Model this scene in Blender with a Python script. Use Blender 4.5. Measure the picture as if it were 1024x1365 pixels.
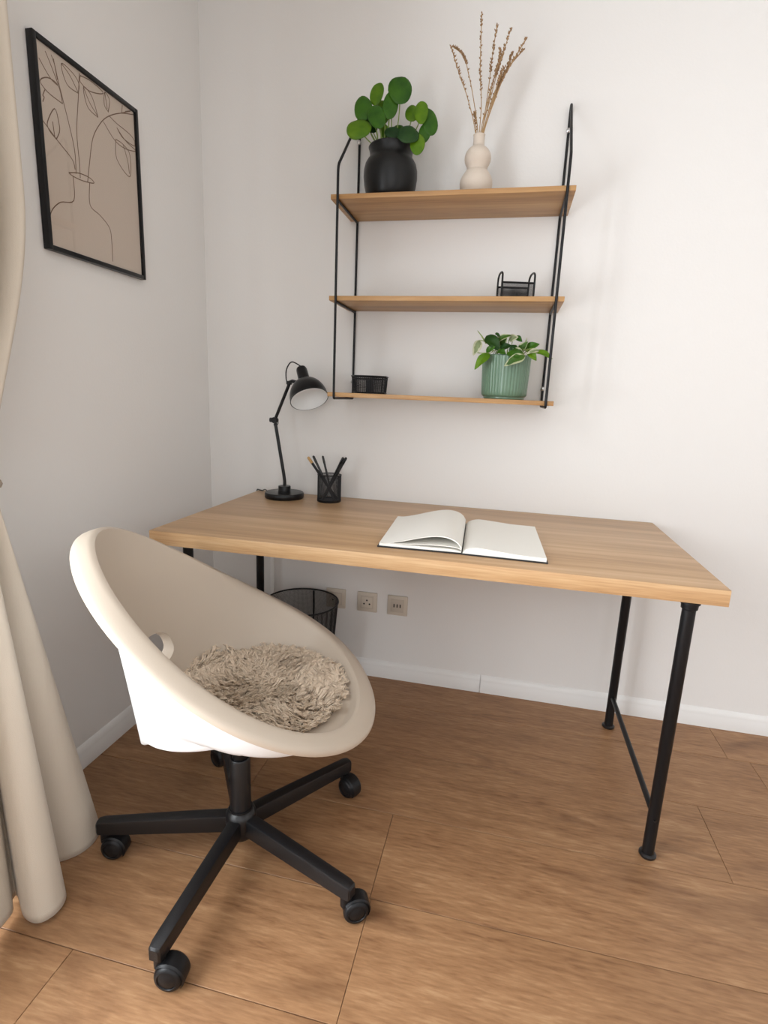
import bpy, bmesh, math, random
from mathutils import Vector, Matrix
random.seed(7)
PI = math.pi
sc = bpy.context.scene
for o in list(bpy.data.objects): bpy.data.objects.remove(o)
COL = sc.collection

# ------------------------------------------------------------------ camera
cam_d = bpy.data.cameras.new('camera'); cam = bpy.data.objects.new('camera', cam_d); COL.objects.link(cam)
sc.camera = cam
FPX, CW, CH = 721.1, 1024.0, 1365.0
yaw, pitch, roll = math.radians(12.197), math.radians(77.7095), math.radians(2.364)
CAM_R = Matrix.Rotation(yaw, 3, 'Z') @ Matrix.Rotation(pitch, 3, 'X') @ Matrix.Rotation(roll, 3, 'Z')
CAM_C = Vector((1.1693, -2.0049, 1.1404))
cam.matrix_world = Matrix.Translation(CAM_C) @ CAM_R.to_4x4()
cam_d.sensor_fit = 'VERTICAL'; cam_d.sensor_height = 36.0; cam_d.lens = 36.0 * FPX / CH
cam_d.clip_start = 0.02; cam_d.clip_end = 60

# ------------------------------------------------------------------ light
w = bpy.data.worlds.new('sky'); sc.world = w; w.use_nodes = True
bg = w.node_tree.nodes['Background']; bg.inputs[0].default_value = (0.86, 0.93, 1.0, 1); bg.inputs[1].default_value = 1.0
def area(name, loc, rot, sx, sy, power, color):
    l = bpy.data.lights.new(name, 'AREA'); l.shape = 'RECTANGLE'; l.size = sx; l.size_y = sy; l.energy = power; l.color = color
    o = bpy.data.objects.new(name, l); COL.objects.link(o); o.location = loc; o.rotation_euler = rot; return o
# daylight entering by the window in the left wall, plus added fill from behind the camera, its window unseen
area('window_daylight', (-0.30, -2.2, 1.28), (0, -PI/2, 0), 2.1, 1.7, 136, (0.91, 0.955, 1.0))
area('rear_fill_light', (1.9, -4.25, 1.55), (PI/2, 0, 0), 1.9, 1.5, 20, (0.97, 0.98, 1.0))
sc.view_settings.view_transform = 'Standard'; sc.view_settings.look = 'None'
sc.view_settings.gamma = 1.0; sc.view_settings.use_curve_mapping = False
sc.view_settings.exposure = 0.06

# ------------------------------------------------------------------ helpers
def at(u, v, axis, val):
    """point of the room seen at a photograph position, at a known real distance"""
    d = CAM_R @ Vector(((u-CW/2)/FPX, -(v-CH/2)/FPX, -1)); t = (val-CAM_C[axis])/d[axis]
    return CAM_C + d*t
def lin(h):
    c = [int(h[i:i+2], 16)/255 for i in (0, 2, 4)]
    return tuple(x/12.92 if x <= .04045 else ((x+.055)/1.055)**2.4 for x in c) + (1,)
class MB:
    def __init__(s): s.v = []; s.f = []; s.sm = []
    def add(s, vs, fs, smooth=True):
        n = len(s.v); s.v += [tuple(p) for p in vs]; s.f += [tuple(i+n for i in f) for f in fs]; s.sm += [smooth]*len(fs); return s
    def box(s, a, b, bev=0.0, rot=None, seg=2):
        bm = bmesh.new(); bmesh.ops.create_cube(bm, size=1)
        c = [(a[i]+b[i])/2 for i in range(3)]; d = [abs(b[i]-a[i]) for i in range(3)]
        for v in bm.verts: v.co = Vector((v.co.x*d[0], v.co.y*d[1], v.co.z*d[2]))
        if bev: bmesh.ops.bevel(bm, geom=bm.edges[:], offset=bev, segments=seg, profile=.5, affect='EDGES')
        for v in bm.verts:
            if rot is not None: v.co = rot @ v.co
            v.co += Vector(c)
        bm.verts.index_update(); s.add([v.co[:] for v in bm.verts], [[v.index for v in f.verts] for f in bm.faces], False); bm.free(); return s
    def tube(s, pts, r, n=8, cap=True, closed=False):
        pts = [Vector(p) for p in pts]; m = len(pts); rr = r if isinstance(r, (list, tuple)) else [r]*m
        T = []
        for i in range(m):
            a = pts[(i-1) % m] if closed or i > 0 else pts[0]; b = pts[(i+1) % m] if closed or i < m-1 else pts[-1]
            T.append((b-a).normalized())
        up = Vector((0, 0, 1)) if abs(T[0].z) < .9 else Vector((1, 0, 0))
        N = (up - T[0]*up.dot(T[0])).normalized(); vs = []
        for i in range(m):
            N = (N - T[i]*N.dot(T[i])).normalized(); B = T[i].cross(N)
            for k in range(n):
                a = 2*PI*k/n; vs.append(pts[i] + (N*math.cos(a)+B*math.sin(a))*rr[i])
        fs = []
        for i in range(m if closed else m-1):
            for k in range(n):
                j = (i+1) % m; fs.append((i*n+k, i*n+(k+1) % n, j*n+(k+1) % n, j*n+k))
        if cap and not closed: fs += [tuple(range(n))[::-1], tuple(range((m-1)*n, m*n))]
        return s.add(vs, fs)
    def lathe(s, prof, c=(0, 0, 0), n=40, M=None, rib=None):
        vs = []; fs = []; c = Vector(c)
        for (r, z) in prof:
            for k in range(n):
                a = 2*PI*k/n; q = r*(rib(a, z) if rib else 1); p = Vector((q*math.cos(a), q*math.sin(a), z))
                vs.append((M @ p if M is not None else p) + c)
        for i in range(len(prof)-1):
            for k in range(n): fs.append((i*n+k, i*n+(k+1) % n, (i+1)*n+(k+1) % n, (i+1)*n+k))
        if prof[0][0] > 1e-6: fs.append(tuple(range(n))[::-1])
        if prof[-1][0] > 1e-6: fs.append(tuple(range((len(prof)-1)*n, len(prof)*n)))
        return s.add(vs, fs)
    def grid(s, rows, closed=False, flip=False):
        n = len(rows[0]); vs = [p for r in rows for p in r]; fs = []
        for i in range(len(rows)-1):
            for k in range(n if closed else n-1):
                q = (i*n+k, i*n+(k+1) % n, (i+1)*n+(k+1) % n, (i+1)*n+k); fs.append(q[::-1] if flip else q)
        return s.add(vs, fs)
    def mesh(s, name, mat):
        me = bpy.data.meshes.new(name); me.from_pydata(s.v, [], s.f)
        me.polygons.foreach_set('use_smooth', s.sm); me.update()
        if mat: me.materials.append(mat)
        return me
    def build(s, name, mat, parent=None, loc=None, sharp=40):
        me = s.mesh(name, mat)
        bm = bmesh.new(); bm.from_mesh(me); bmesh.ops.remove_doubles(bm, verts=bm.verts, dist=1e-6)
        bmesh.ops.recalc_face_normals(bm, faces=bm.faces)
        lim = math.radians(sharp)
        for e in bm.edges:
            if len(e.link_faces) == 2 and e.calc_face_angle(0) > lim: e.smooth = False
        for f in bm.faces: f.smooth = True
        bm.to_mesh(me); bm.free()
        o = bpy.data.objects.new(name, me); COL.objects.link(o)
        if parent:
            o.parent = parent; o.matrix_parent_inverse = base_inv(parent)
        if loc: o.location = loc
        return o
def base_inv(p):
    M = Matrix.Identity(4); q = p
    chain = []
    while q: chain.append(q); q = q.parent
    W = Matrix.Identity(4)
    for q in reversed(chain): W = W @ q.matrix_parent_inverse @ q.matrix_basis
    return W.inverted()
def thing(name, label, cat, loc=(0, 0, 0), rz=0, group=None):
    o = bpy.data.objects.new(name, None); COL.objects.link(o); o.location = loc; o.rotation_euler = (0, 0, rz)
    o.empty_display_size = .05; return tag(o, label, cat, group)
def tag(o, label=None, cat=None, group=None, kind=None):
    if label: o['label'] = label
    if cat: o['category'] = cat
    if group: o['group'] = group
    if kind: o['kind'] = kind
    return o
def smooth(pts, k=6, closed=False):
    P = [Vector(p) for p in pts]; n = len(P); out = []
    rng = n if closed else n-1
    for i in range(rng):
        p0 = P[(i-1) % n] if closed or i > 0 else P[0]; p1 = P[i]; p2 = P[(i+1) % n]; p3 = P[(i+2) % n] if closed or i < n-2 else P[-1]
        for j in range(k):
            t = j/k; out.append(.5*((2*p1)+(-p0+p2)*t+(2*p0-5*p1+4*p2-p3)*t*t+(-p0+3*p1-3*p2+p3)*t**3))
    if not closed: out.append(P[-1])
    return out

# ------------------------------------------------------------------ materials
def nodes(name):
    m = bpy.data.materials.new(name); m.use_nodes = True; nt = m.node_tree; b = nt.nodes['Principled BSDF']
    def N(t, **k):
        n = nt.nodes.new(t)
        for a, v in k.items(): setattr(n, a, v)
        return n
    return m, nt, b, N, nt.links.new
def plain(name, col, rough=.5, metal=0, bump=0, bscale=200, spec=.5, coat=0, var=0, vscale=6, trans=0, sheen=0):
    m, nt, b, N, L = nodes(name)
    c = lin(col) if isinstance(col, str) else tuple(col)+(1,)
    b.inputs['Base Color'].default_value = c; b.inputs['Roughness'].default_value = rough; b.inputs['Metallic'].default_value = metal
    b.inputs['Specular IOR Level'].default_value = spec; b.inputs['Coat Weight'].default_value = coat
    b.inputs['Sheen Weight'].default_value = sheen
    tc = N('ShaderNodeTexCoord')
    if var:
        no = N('ShaderNodeTexNoise'); no.inputs['Scale'].default_value = vscale; no.inputs['Detail'].default_value = 4
        L(tc.outputs['Object'], no.inputs['Vector'])
        mx = N('ShaderNodeMix', data_type='RGBA'); L(no.outputs['Fac'], mx.inputs[0])
        mx.inputs[6].default_value = tuple(x*(1-var) for x in c[:3])+(1,); mx.inputs[7].default_value = tuple(min(1, x*(1+var)) for x in c[:3])+(1,)
        L(mx.outputs[2], b.inputs['Base Color'])
    if bump:
        no = N('ShaderNodeTexNoise'); no.inputs['Scale'].default_value = bscale; no.inputs['Detail'].default_value = 3
        L(tc.outputs['Object'], no.inputs['Vector'])
        bp = N('ShaderNodeBump'); bp.inputs['Strength'].default_value = bump; bp.inputs['Distance'].default_value = .002
        L(no.outputs['Fac'], bp.inputs['Height']); L(bp.outputs[0], b.inputs['Normal'])
    return m
def wood(name, stops, sx=.7, sy=9, ring=.06, n1w=1.0, fine=9, rough=.45, knots=0, randw=False, var=.12, grainmix=.35, bump=.12, axis='x'):
    m, nt, b, N, L = nodes(name)
    tc = N('ShaderNodeTexCoord'); mp = N('ShaderNodeMapping'); L(tc.outputs['Object'], mp.inputs[0])
    mp.inputs['Scale'].default_value = (sx, sy, sy)
    oi = N('ShaderNodeObjectInfo'); mw = N('ShaderNodeMath', operation='MULTIPLY'); mw.inputs[1].default_value = 40; L(oi.outputs['Random'], mw.inputs[0])
    def noise(scale, det, dist=0, vec=mp):
        n = N('ShaderNodeTexNoise', noise_dimensions='4D'); n.inputs['Scale'].default_value = scale; n.inputs['Detail'].default_value = det
        n.inputs['Distortion'].default_value = dist; L(vec.outputs[0], n.inputs['Vector'])
        if randw: L(mw.outputs[0], n.inputs['W'])
        return n
    n1 = noise(1.2, 4, .6); n2 = noise(fine, 6, .2)
    # cathedral figure: rings of a slow noise
    n3 = noise(.55, 2, .3); r = N('ShaderNodeMath', operation='MULTIPLY'); r.inputs[1].default_value = 48; L(n3.outputs['Fac'], r.inputs[0])
    sn = N('ShaderNodeMath', operation='SINE'); L(r.outputs[0], sn.inputs[0])
    a = N('ShaderNodeMath', operation='MULTIPLY_ADD'); a.inputs[1].default_value = ring; L(sn.outputs[0], a.inputs[0])
    nw = N('ShaderNodeMath', operation='MULTIPLY_ADD'); nw.inputs[1].default_value = n1w; nw.inputs[2].default_value = .5*(1-n1w); L(n1.outputs['Fac'], nw.inputs[0]); L(nw.outputs[0], a.inputs[2])
    mx = N('ShaderNodeMath', operation='MULTIPLY_ADD'); mx.inputs[1].default_value = grainmix; L(n2.outputs['Fac'], mx.inputs[0])
    s2 = N('ShaderNodeMath', operation='MULTIPLY'); s2.inputs[1].default_value = 1-grainmix; L(a.outputs[0], s2.inputs[0]); L(s2.outputs[0], mx.inputs[2])
    cr = N('ShaderNodeValToRGB'); L(mx.outputs[0], cr.inputs[0]); e = cr.color_ramp.elements
    e[0].position = stops[0][0]; e[0].color = lin(stops[0][1]); e[1].position = stops[-1][0]; e[1].color = lin(stops[-1][1])
    for p, c in stops[1:-1]: x = e.new(p); x.color = lin(c)
    out = cr.outputs[0]
    if knots:
        m2 = N('ShaderNodeMapping'); L(tc.outputs['Object'], m2.inputs[0]); m2.inputs['Scale'].default_value = (2.2, 7, 7)
        k = noise(1.0, 5, 1.2, m2); kr = N('ShaderNodeValToRGB'); L(k.outputs['Fac'], kr.inputs[0])
        kr.color_ramp.elements[0].position = .57; kr.color_ramp.elements[1].position = .78
        kr.color_ramp.elements[0].color = (0, 0, 0, 1); kr.color_ramp.elements[1].color = (knots,)*3+(1,)
        mm = N('ShaderNodeMix', data_type='RGBA'); L(kr.outputs[0], mm.inputs[0]); L(out, mm.inputs[6]); mm.inputs[7].default_value = lin('5a3a25'); out = mm.outputs[2]
    if randw:
        hv = N('ShaderNodeHueSaturation'); rr = N('ShaderNodeMapRange'); L(oi.outputs['Random'], rr.inputs[0]); rr.inputs[3].default_value = 1-var; rr.inputs[4].default_value = 1+var
        L(rr.outputs[0], hv.inputs['Value']); L(out, hv.inputs['Color']); out = hv.outputs[0]
    L(out, b.inputs['Base Color']); b.inputs['Roughness'].default_value = rough; b.inputs['Specular IOR Level'].default_value = .4
    bp = N('ShaderNodeBump'); bp.inputs['Strength'].default_value = bump; bp.inputs['Distance'].default_value = .001
    L(n2.outputs['Fac'], bp.inputs['Height']); L(bp.outputs[0], b.inputs['Normal'])
    return m
M = {}
M['wall'] = plain('wall_paint', (.79, .772, .748), .85, bump=.15, bscale=120, spec=.2)
M['ceiling'] = plain('ceiling_paint', (.82, .81, .79), .9, spec=.2)
M['skirt'] = plain('skirting_paint', (.80, .79, .77), .45)
M['floor'] = wood('laminate_oak', [(.28, '6b4a32'), (.42, '8d6747'), (.55, '9f7855'), (.72, 'b8936d')], 1.7, 12, .06, .6, 13, .42, knots=.7, randw=True, var=.085, grainmix=.5, bump=.2)
M['joint'] = plain('joint_brown', '3a2618', .8)  # dark brown base slab seen in the joints between planks
M['desk'] = wood('desk_oak', [(.30, 'a48160'), (.45, 'ba966f'), (.55, 'c7a47e'), (.70, 'd4b490')], .45, 11, .06, 1.0, 9, .38, bump=.06, grainmix=.3)
M['desk_edge'] = wood('desk_edge_oak', [(.30, 'ae8860'), (.45, 'c39b70'), (.60, 'd1ad82'), (.72, 'dbbc94')], 1.2, 30, .06, 1.0, 9, .4, bump=.05, grainmix=.5)
M['shelf'] = wood('shelf_oak', [(.30, '916c43'), (.45, 'a87f52'), (.58, 'b88f5e'), (.72, 'c59f70')], .9, 16, .06, 1.0, 9, .42, bump=.05)
M['black'] = plain('black_powder_coat', (.006, .006, .007), .42, bump=.1, bscale=900, spec=.3)
M['black_gloss'] = plain('black_satin_enamel', (.006, .006, .007), .3, spec=.3)
M['black_plastic'] = plain('black_plastic', (.006, .006, .007), .36, bump=.2, bscale=600, spec=.5)
M['caster_black'] = plain('caster_black', (.008, .008, .009), .4, spec=.3)
M['lamp_white'] = plain('lamp_inside_white', (.85, .85, .84), .5)
M['wire'] = plain('black_wire', (.016, .016, .018), .4, spec=.3)
M['chrome'] = plain('screw_steel', (.55, .55, .55), .3, metal=1)
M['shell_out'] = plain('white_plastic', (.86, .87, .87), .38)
M['shell'] = plain('white_plastic_shaded', (.56, .475, .385), .42, bump=.05, bscale=500, var=.01)  # warm bounce and shade put into the colour of the white plastic
M['fur'] = plain('cream_fur', (.92, .765, .60), .9, spec=.1, var=.08, vscale=45)
M['fur_base'] = plain('fur_backing', (.62, .48, .35), .95, spec=.1, bump=.6, bscale=150)
M['curtain'] = plain('linen_curtain', (.60, .53, .44), .9, bump=.25, bscale=700, spec=.1, sheen=.15)
_m = M['curtain']; _nt = _m.node_tree; _b = _nt.nodes['Principled BSDF']
_tc = _nt.nodes.new('ShaderNodeTexCoord'); _mp = _nt.nodes.new('ShaderNodeMapping'); _mp.inputs['Scale'].default_value = (22, 22, 5)
_no = _nt.nodes.new('ShaderNodeTexNoise'); _no.inputs['Detail'].default_value = 3; _no.inputs['Scale'].default_value = 1
_bp = _nt.nodes.new('ShaderNodeBump'); _bp.inputs['Strength'].default_value = .5; _bp.inputs['Distance'].default_value = .006
_nt.links.new(_tc.outputs['Object'], _mp.inputs[0]); _nt.links.new(_mp.outputs[0], _no.inputs[0]); _nt.links.new(_no.outputs[0], _bp.inputs['Height'])
_nt.links.new(_b.inputs['Normal'].links[0].from_socket, _bp.inputs['Normal']); _nt.links.new(_bp.outputs[0], _b.inputs['Normal'])
M['tieback'] = plain('tieback', (.40, .33, .26), .9)
M['vase'] = plain('sand_ceramic', (.66, .57, .48), .75, bump=.3, bscale=400)
M['stem_dry'] = plain('dried_stem', (.42, .27, .13), .85, var=.3, vscale=60)
M['seed'] = plain('dried_seed', (.30, .175, .085), .9, var=.35, vscale=80)
M['pot_black'] = plain('matt_black_ceramic', (.006, .006, .006), .38, bump=.12, bscale=40, spec=.3)
M['pot_green'] = plain('green_glazed_ceramic', (.125, .21, .14), .28, var=.12, vscale=18)
M['soil'] = plain('potting_soil', (.03, .02, .013), 1, bump=1, bscale=150)
M['petiole'] = plain('green_petiole', (.22, .30, .07), .5)
M['cover'] = plain('black_cover', (.012, .012, .013), .5)
M['paper'] = plain('ivory_paper', (.90, .88, .82), .8, spec=.1)
M['paper_edge'] = plain('paper_edge', (.80, .73, .58), .85, spec=.1)
M['socket'] = plain('beige_socket', (.62, .55, .46), .4)
M['socket_in'] = plain('beige_insert', (.55, .48, .40), .4)
M['dark'] = plain('dark_hole', (.02, .018, .016), .6)
M['print'] = plain('beige_print', (.56, .47, .39), .7, spec=.1)
M['ink'] = plain('brown_ink', (.16, .095, .06), .7, spec=.1)
M['pencil'] = plain('pencil_wood', (.55, .33, .12), .5)
M['window_white'] = plain('window_frame_white', (.8, .8, .8), .4)
def leafmat(name, c1, c2, c3=None, thr=.5, rad=False):
    m, nt, b, N, L = nodes(name); tc = N('ShaderNodeTexCoord')
    n = N('ShaderNodeTexNoise'); n.inputs['Scale'].default_value = 22; n.inputs['Detail'].default_value = 3; L(tc.outputs['Object'], n.inputs['Vector'])
    cr = N('ShaderNodeValToRGB'); L(n.outputs['Fac'], cr.inputs[0]); cr.color_ramp.elements[0].position = .35; cr.color_ramp.elements[1].position = .62
    cr.color_ramp.elements[0].color = tuple(c1)+(1,); cr.color_ramp.elements[1].color = tuple(c2)+(1,)
    out = cr.outputs[0]
    if c3:
        uv = N('ShaderNodeUVMap') if False else N('ShaderNodeAttribute', attribute_name='edge')
        n2 = N('ShaderNodeTexNoise'); n2.inputs['Scale'].default_value = 60; n2.inputs['Detail'].default_value = 2; L(tc.outputs['Object'], n2.inputs['Vector'])
        ad = N('ShaderNodeMath', operation='ADD'); L(uv.outputs['Fac'], ad.inputs[0]); L(n2.outputs['Fac'], ad.inputs[1])
        gt = N('ShaderNodeMapRange'); L(ad.outputs[0], gt.inputs[0]); gt.inputs[1].default_value = thr; gt.inputs[2].default_value = thr+.08
        mx = N('ShaderNodeMix', data_type='RGBA'); L(gt.outputs[0], mx.inputs[0]); L(out, mx.inputs[6]); mx.inputs[7].default_value = tuple(c3)+(1,); out = mx.outputs[2]
    L(out, b.inputs['Base Color']); b.inputs['Roughness'].default_value = .42; b.inputs['Specular IOR Level'].default_value = .35
    tr = N('ShaderNodeBsdfTranslucent'); L(out, tr.inputs[0]); ms = N('ShaderNodeMixShader'); ms.inputs[0].default_value = .3
    L(b.outputs[0], ms.inputs[1]); L(tr.outputs[0], ms.inputs[2]); L(ms.outputs[0], nt.nodes['Material Output'].inputs[0])
    return m
M['leaf_a'] = leafmat('leaf_deep', (.028, .11, .008), (.055, .17, .01))
M['leaf_b'] = leafmat('leaf_bright', (.085, .20, .006), (.15, .29, .010))
M['leaf_dark'] = leafmat('leaf_dark', (.012, .05, .010), (.025, .085, .012))
M['leaf_var'] = leafmat('leaf_variegated', (.035, .11, .012), (.08, .18, .02), (.55, .58, .36), 1.18)
M['leaf_pale'] = leafmat('leaf_pale', (.22, .28, .13), (.30, .36, .18), (.60, .60, .42), 1.0)
def glassmat():
    m, nt, b, N, L = nodes('clear_pane'); nt.nodes.remove(b)
    t = N('ShaderNodeBsdfTransparent'); g = N('ShaderNodeBsdfGlossy'); g.inputs['Roughness'].default_value = .03
    ms = N('ShaderNodeMixShader'); ms.inputs[0].default_value = .035
    L(t.outputs[0], ms.inputs[1]); L(g.outputs[0], ms.inputs[2]); L(ms.outputs[0], nt.nodes['Material Output'].inputs[0]); return m
M['glass'] = glassmat()

# ------------------------------------------------------------------ room
RX, RY, RZ = 3.3, -3.9, 2.6
def struct(mb, name, mat, label=None, parent=None):
    o = mb.build(name, mat, parent)
    if not parent: o['kind'] = 'structure'
    return tag(o, label)
struct(MB().box((-.15, 0, -.05), (RX+.15, .12, RZ)), 'wall_back', M['wall'], 'white painted wall behind the desk and shelf')
# left wall with the tall window opening y -3.05..-1.25, z 0.0..2.3
WY0, WY1, WZ1 = -3.05, -1.25, 2.3
lw = MB().box((-.12, WY1, -.05), (0, 0, RZ)).box((-.12, RY, -.05), (0, WY0, RZ)).box((-.12, WY0, WZ1), (0, WY1, RZ))
struct(lw, 'wall_left', M['wall'], 'white painted side wall carrying the framed print')
struct(MB().box((RX, RY, -.05), (RX+.12, 0, RZ)), 'wall_right', M['wall'])
fx0, fx1, fz0, fz1 = .9, 2.9, .8, 2.3
struct(MB().box((-.12, RY-.12, -.05), (fx0, RY, RZ)).box((fx1, RY-.12, -.05), (RX+.12, RY, RZ)).box((fx0, RY-.12, -.05), (fx1, RY, fz0)).box((fx0, RY-.12, fz1), (fx1, RY, RZ)), 'wall_front', M['wall'])
struct(MB().box((-.12, RY-.12, RZ), (RX+.12, .12, RZ+.1)), 'ceiling', M['ceiling'])
wf = struct(MB().box((-.09, WY0, 0), (-.03, WY0+.07, WZ1), .003).box((-.09, WY1-.07, 0), (-.03, WY1, WZ1), .003).box((-.09, WY0+.07, WZ1-.07), (-.03, WY1-.07, WZ1), .003)
     .box((-.09, WY0+.07, 0), (-.03, WY1-.07, .08), .003).box((-.09, (WY0+WY1)/2-.05, .08), (-.03, (WY0+WY1)/2+.05, WZ1-.07), .003), 'window_1', M['window_white'])
MB().box((-.063, WY0+.07, .08), (-.057, (WY0+WY1)/2-.05, WZ1-.07)).box((-.063, (WY0+WY1)/2+.05, .08), (-.057, WY1-.07, WZ1-.07)).build('window_pane', M['glass'], wf)
wf2 = struct(MB().box((fx0, RY-.09, fz0), (fx0+.06, RY-.03, fz1), .003).box((fx1-.06, RY-.09, fz0), (fx1, RY-.03, fz1), .003).box((fx0+.06, RY-.09, fz1-.06), (fx1-.06, RY-.03, fz1), .003)
     .box((fx0+.06, RY-.09, fz0), (fx1-.06, RY-.03, fz0+.06), .003).box(((fx0+fx1)/2-.04, RY-.09, fz0+.06), ((fx0+fx1)/2+.04, RY-.03, fz1-.06), .003), 'added_rear_window', M['window_white'])  # unseen window, added for the fill light to come through
# floor: base slab and separate laminate planks lying on it, in rows along x
fl = struct(MB().box((-.12, RY-.12, -.06), (RX+.12, .12, -.008)), 'floor', M['joint'], 'warm brown oak laminate floor in wide planks')
ROW = .2665; PL = 1.285
ends = {0: .70, 1: .765, 2: 1.81, 3: .955, 4: .958, 5: .393}
row = 0; y1 = .06; seam0 = -.1955
ys = [-.1955-ROW*i for i in range(-1, 14)]
for i in range(len(ys)-1):
    ya, yb = ys[i], max(ys[i+1], RY-.1)
    if yb >= ya: break
    e = ends.get(i, (.37*i*1.7) % PL)
    if i == 3: cuts = [-.1, .955, RX+.1]; cuts = [-.1, .955, 2.24, RX+.1]
    else:
        s = e
        while s > -.1: s -= PL
        cuts = [-.1]; s += PL
        while s < RX+.1:
            if s > -.05: cuts.append(s)
            s += PL
        cuts.append(RX+.1)
    for a, b in zip(cuts[:-1], cuts[1:]):
        cx, cy = (a+b)/2, (ya+yb)/2; hx, hy = (b-a)/2-.0005, (ya-yb)/2-.0009
        MB().box((-hx, -hy, -.008), (hx, hy, 0), .0007, seg=1).build('plank', M['floor'], fl, loc=(cx, cy, 0), sharp=20)
def skirting(name, p0, p1, nrm, label=None):
    prof = [(0, 0), (.016, 0), (.016, .040), (.0125, .046), (.0125, .050), (.009, .060), (.004, .067), (0, .069)]
    p0, p1, nrm = Vector(p0), Vector(p1), Vector(nrm)
    rows = [[p+nrm*a+Vector((0, 0, b)) for a, b in prof] for p in (p0, p1)]
    mb = MB().grid(rows); mb.f += [tuple(range(8)), tuple(range(8, 16))]; mb.sm += [False]*2
    return struct(mb, name, M['skirt'], label)
b1 = skirting('baseboard_back', (0, 0, 0), (1.1545, 0, 0), (0, -1, 0), 'white baseboard at the foot of the back wall')
b2 = skirting('baseboard_piece', (1.1565, 0, 0), (RX, 0, 0), (0, -1, 0)); b2.parent = b1; del b2['kind']
skirting('baseboard_left', (0, 0, 0), (0, WY1, 0), (1, 0, 0), 'white baseboard at the foot of the left wall')
skirting('baseboard_right', (RX, 0, 0), (RX, RY, 0), (-1, 0, 0))
struct(MB().box((.262, -.006, .069), (.281, 0, .68), .002), 'trim_1', M['wall'], 'narrow white vertical cable channel under the desk')

# ------------------------------------------------------------------ desk
DX0, DX1, DY0, DY1, DZ, DT = .2144, 1.6966, -.0036, -.7079, .74, .0398
desk = thing('desk', 'long oak desk on black round metal legs against the back wall', 'desk', ((DX0+DX1)/2, (DY0+DY1)/2, 0))
MB().box((DX0, DY1+.0015, DZ-DT), (DX1, DY0, DZ), .0018).build('desktop', M['desk'], desk)
MB().box((DX0+.001, DY1, DZ-DT+.0005), (DX1-.001, DY1+.0022, DZ-.0012), .0006).build('edge_band', M['desk_edge'], desk)
for lx, lyf in ((.270, -.605), (1.6214, -.6905)):
    for ly in (lyf, -.1151):
        lg = MB().lathe([(.0145, .006), (.0145, .30), (.0150, .301), (.0150, DZ-DT-.006)], (lx, ly, 0), 28).build('leg', M['black'], desk)
        MB().lathe([(0, 0), (.0195, 0), (.021, .002), (.021, .007), (.017, .010), (.0148, .011)], (lx, ly, 0), 28).build('foot', M['black_plastic'], lg)
        MB().lathe([(.0152, DZ-DT-.02), (.018, DZ-DT-.018), (.019, DZ-DT-.006), (.022, DZ-DT-.005), (.022, DZ-DT)], (lx, ly, 0), 28).build('mounting_plate', M['black'], lg)
        MB().tube([(lx-.0005, ly-.0145, .115), (lx, ly-.018, .115)], .0035, 10).build('bolt', M['black_plastic'], lg)
    MB().tube([(lx, -.1151, .118), (lx, lyf, .118)], .0078, 14).build('crossbar', M['black'], desk)
MB().box((.2495, -.133, .555), (.2575, -.097, .60), .003).build('adjuster_clamp', M['black_plastic'], desk)

# ------------------------------------------------------------------ wall shelf
SX0, SX1, SY, ST = .5751, 1.3061, -.2347, .0143
shelf = thing('wall_shelf', 'three-tier oak wall shelf with black bent wire side frames', 'shelf', ((SX0+SX1)/2, -.11, 1.14))
for z in (1.7415, 1.4437, 1.1396):
    MB().box((SX0, SY, z-ST), (SX1, -.009, z), .0012).build('shelf_board', M['shelf'], shelf)
for x in (.599, 1.2825):
    yr = SY-.0035; rr = .0042
    pts = [(x, -.007, 1.124), (x, -.007, 2.0), (x, -.0075, 2.022), (x, -.010, 2.033), (x, -.015, 2.040), (x, -.021, 2.041), (x, -.027, 2.037), (x, -.034, 2.027),
           (x, yr+.008, 1.829), (x, yr+.003, 1.819), (x, yr+.0006, 1.810), (x, yr, 1.80), (x, yr, 1.128), (x, yr+.001, 1.1235), (x, yr+.004, 1.1205), (x, yr+.009, 1.1200), (x, -.012, 1.120), (x, -.008, 1.1215)]
    fr = MB().tube(pts, rr, 10, closed=True).build('side_frame', M['black'], shelf)
    for z in (1.7415, 1.4437):
        MB().tube([(x, -.010, z-ST-.004), (x, yr, z-ST-.004)], .0038, 10).build('support_rod', M['black'], fr)
    for z in (1.973, 1.180):
        MB().lathe([(0, -.004), (.0062, -.003), (.0072, .0), (.0065, .004), (.004, .006), (0, .0065)], (x-.001 if x > 1 else x, -.0125, z), 16, Matrix.Rotation(PI/2, 3, 'X')).build('screw', M['chrome'], fr)

# ------------------------------------------------------------------ framed print
FY0, FY1, FZ0, FZ1, FD = -.765, -.389, 1.462, 1.9365, .020
pic = thing('framed_print', 'black framed line drawing of leafy branches in a vase on left wall', 'picture', (0, (FY0+FY1)/2, FZ0))
bw = .0115
for a, b in (((0.001, FY0, FZ0), (FD, FY0+bw, FZ1)), ((0.001, FY1-bw, FZ0), (FD, FY1, FZ1)), ((0.001, FY0+bw, FZ1-bw), (FD, FY1-bw, FZ1)), ((0.001, FY0+bw, FZ0), (FD, FY1-bw, FZ0+bw))):
    MB().box(a, b, .0012).build('frame_bar', M['black_gloss'], pic)
MB().box((.002, FY0+bw, FZ0+bw), (.0125, FY1-bw, FZ1-bw)).build('paper', M['print'], pic)
MB().box((.0150, FY0+bw, FZ0+bw), (.0160, FY1-bw, FZ1-bw)).build('glass_pane', M['glass'], pic)
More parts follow.
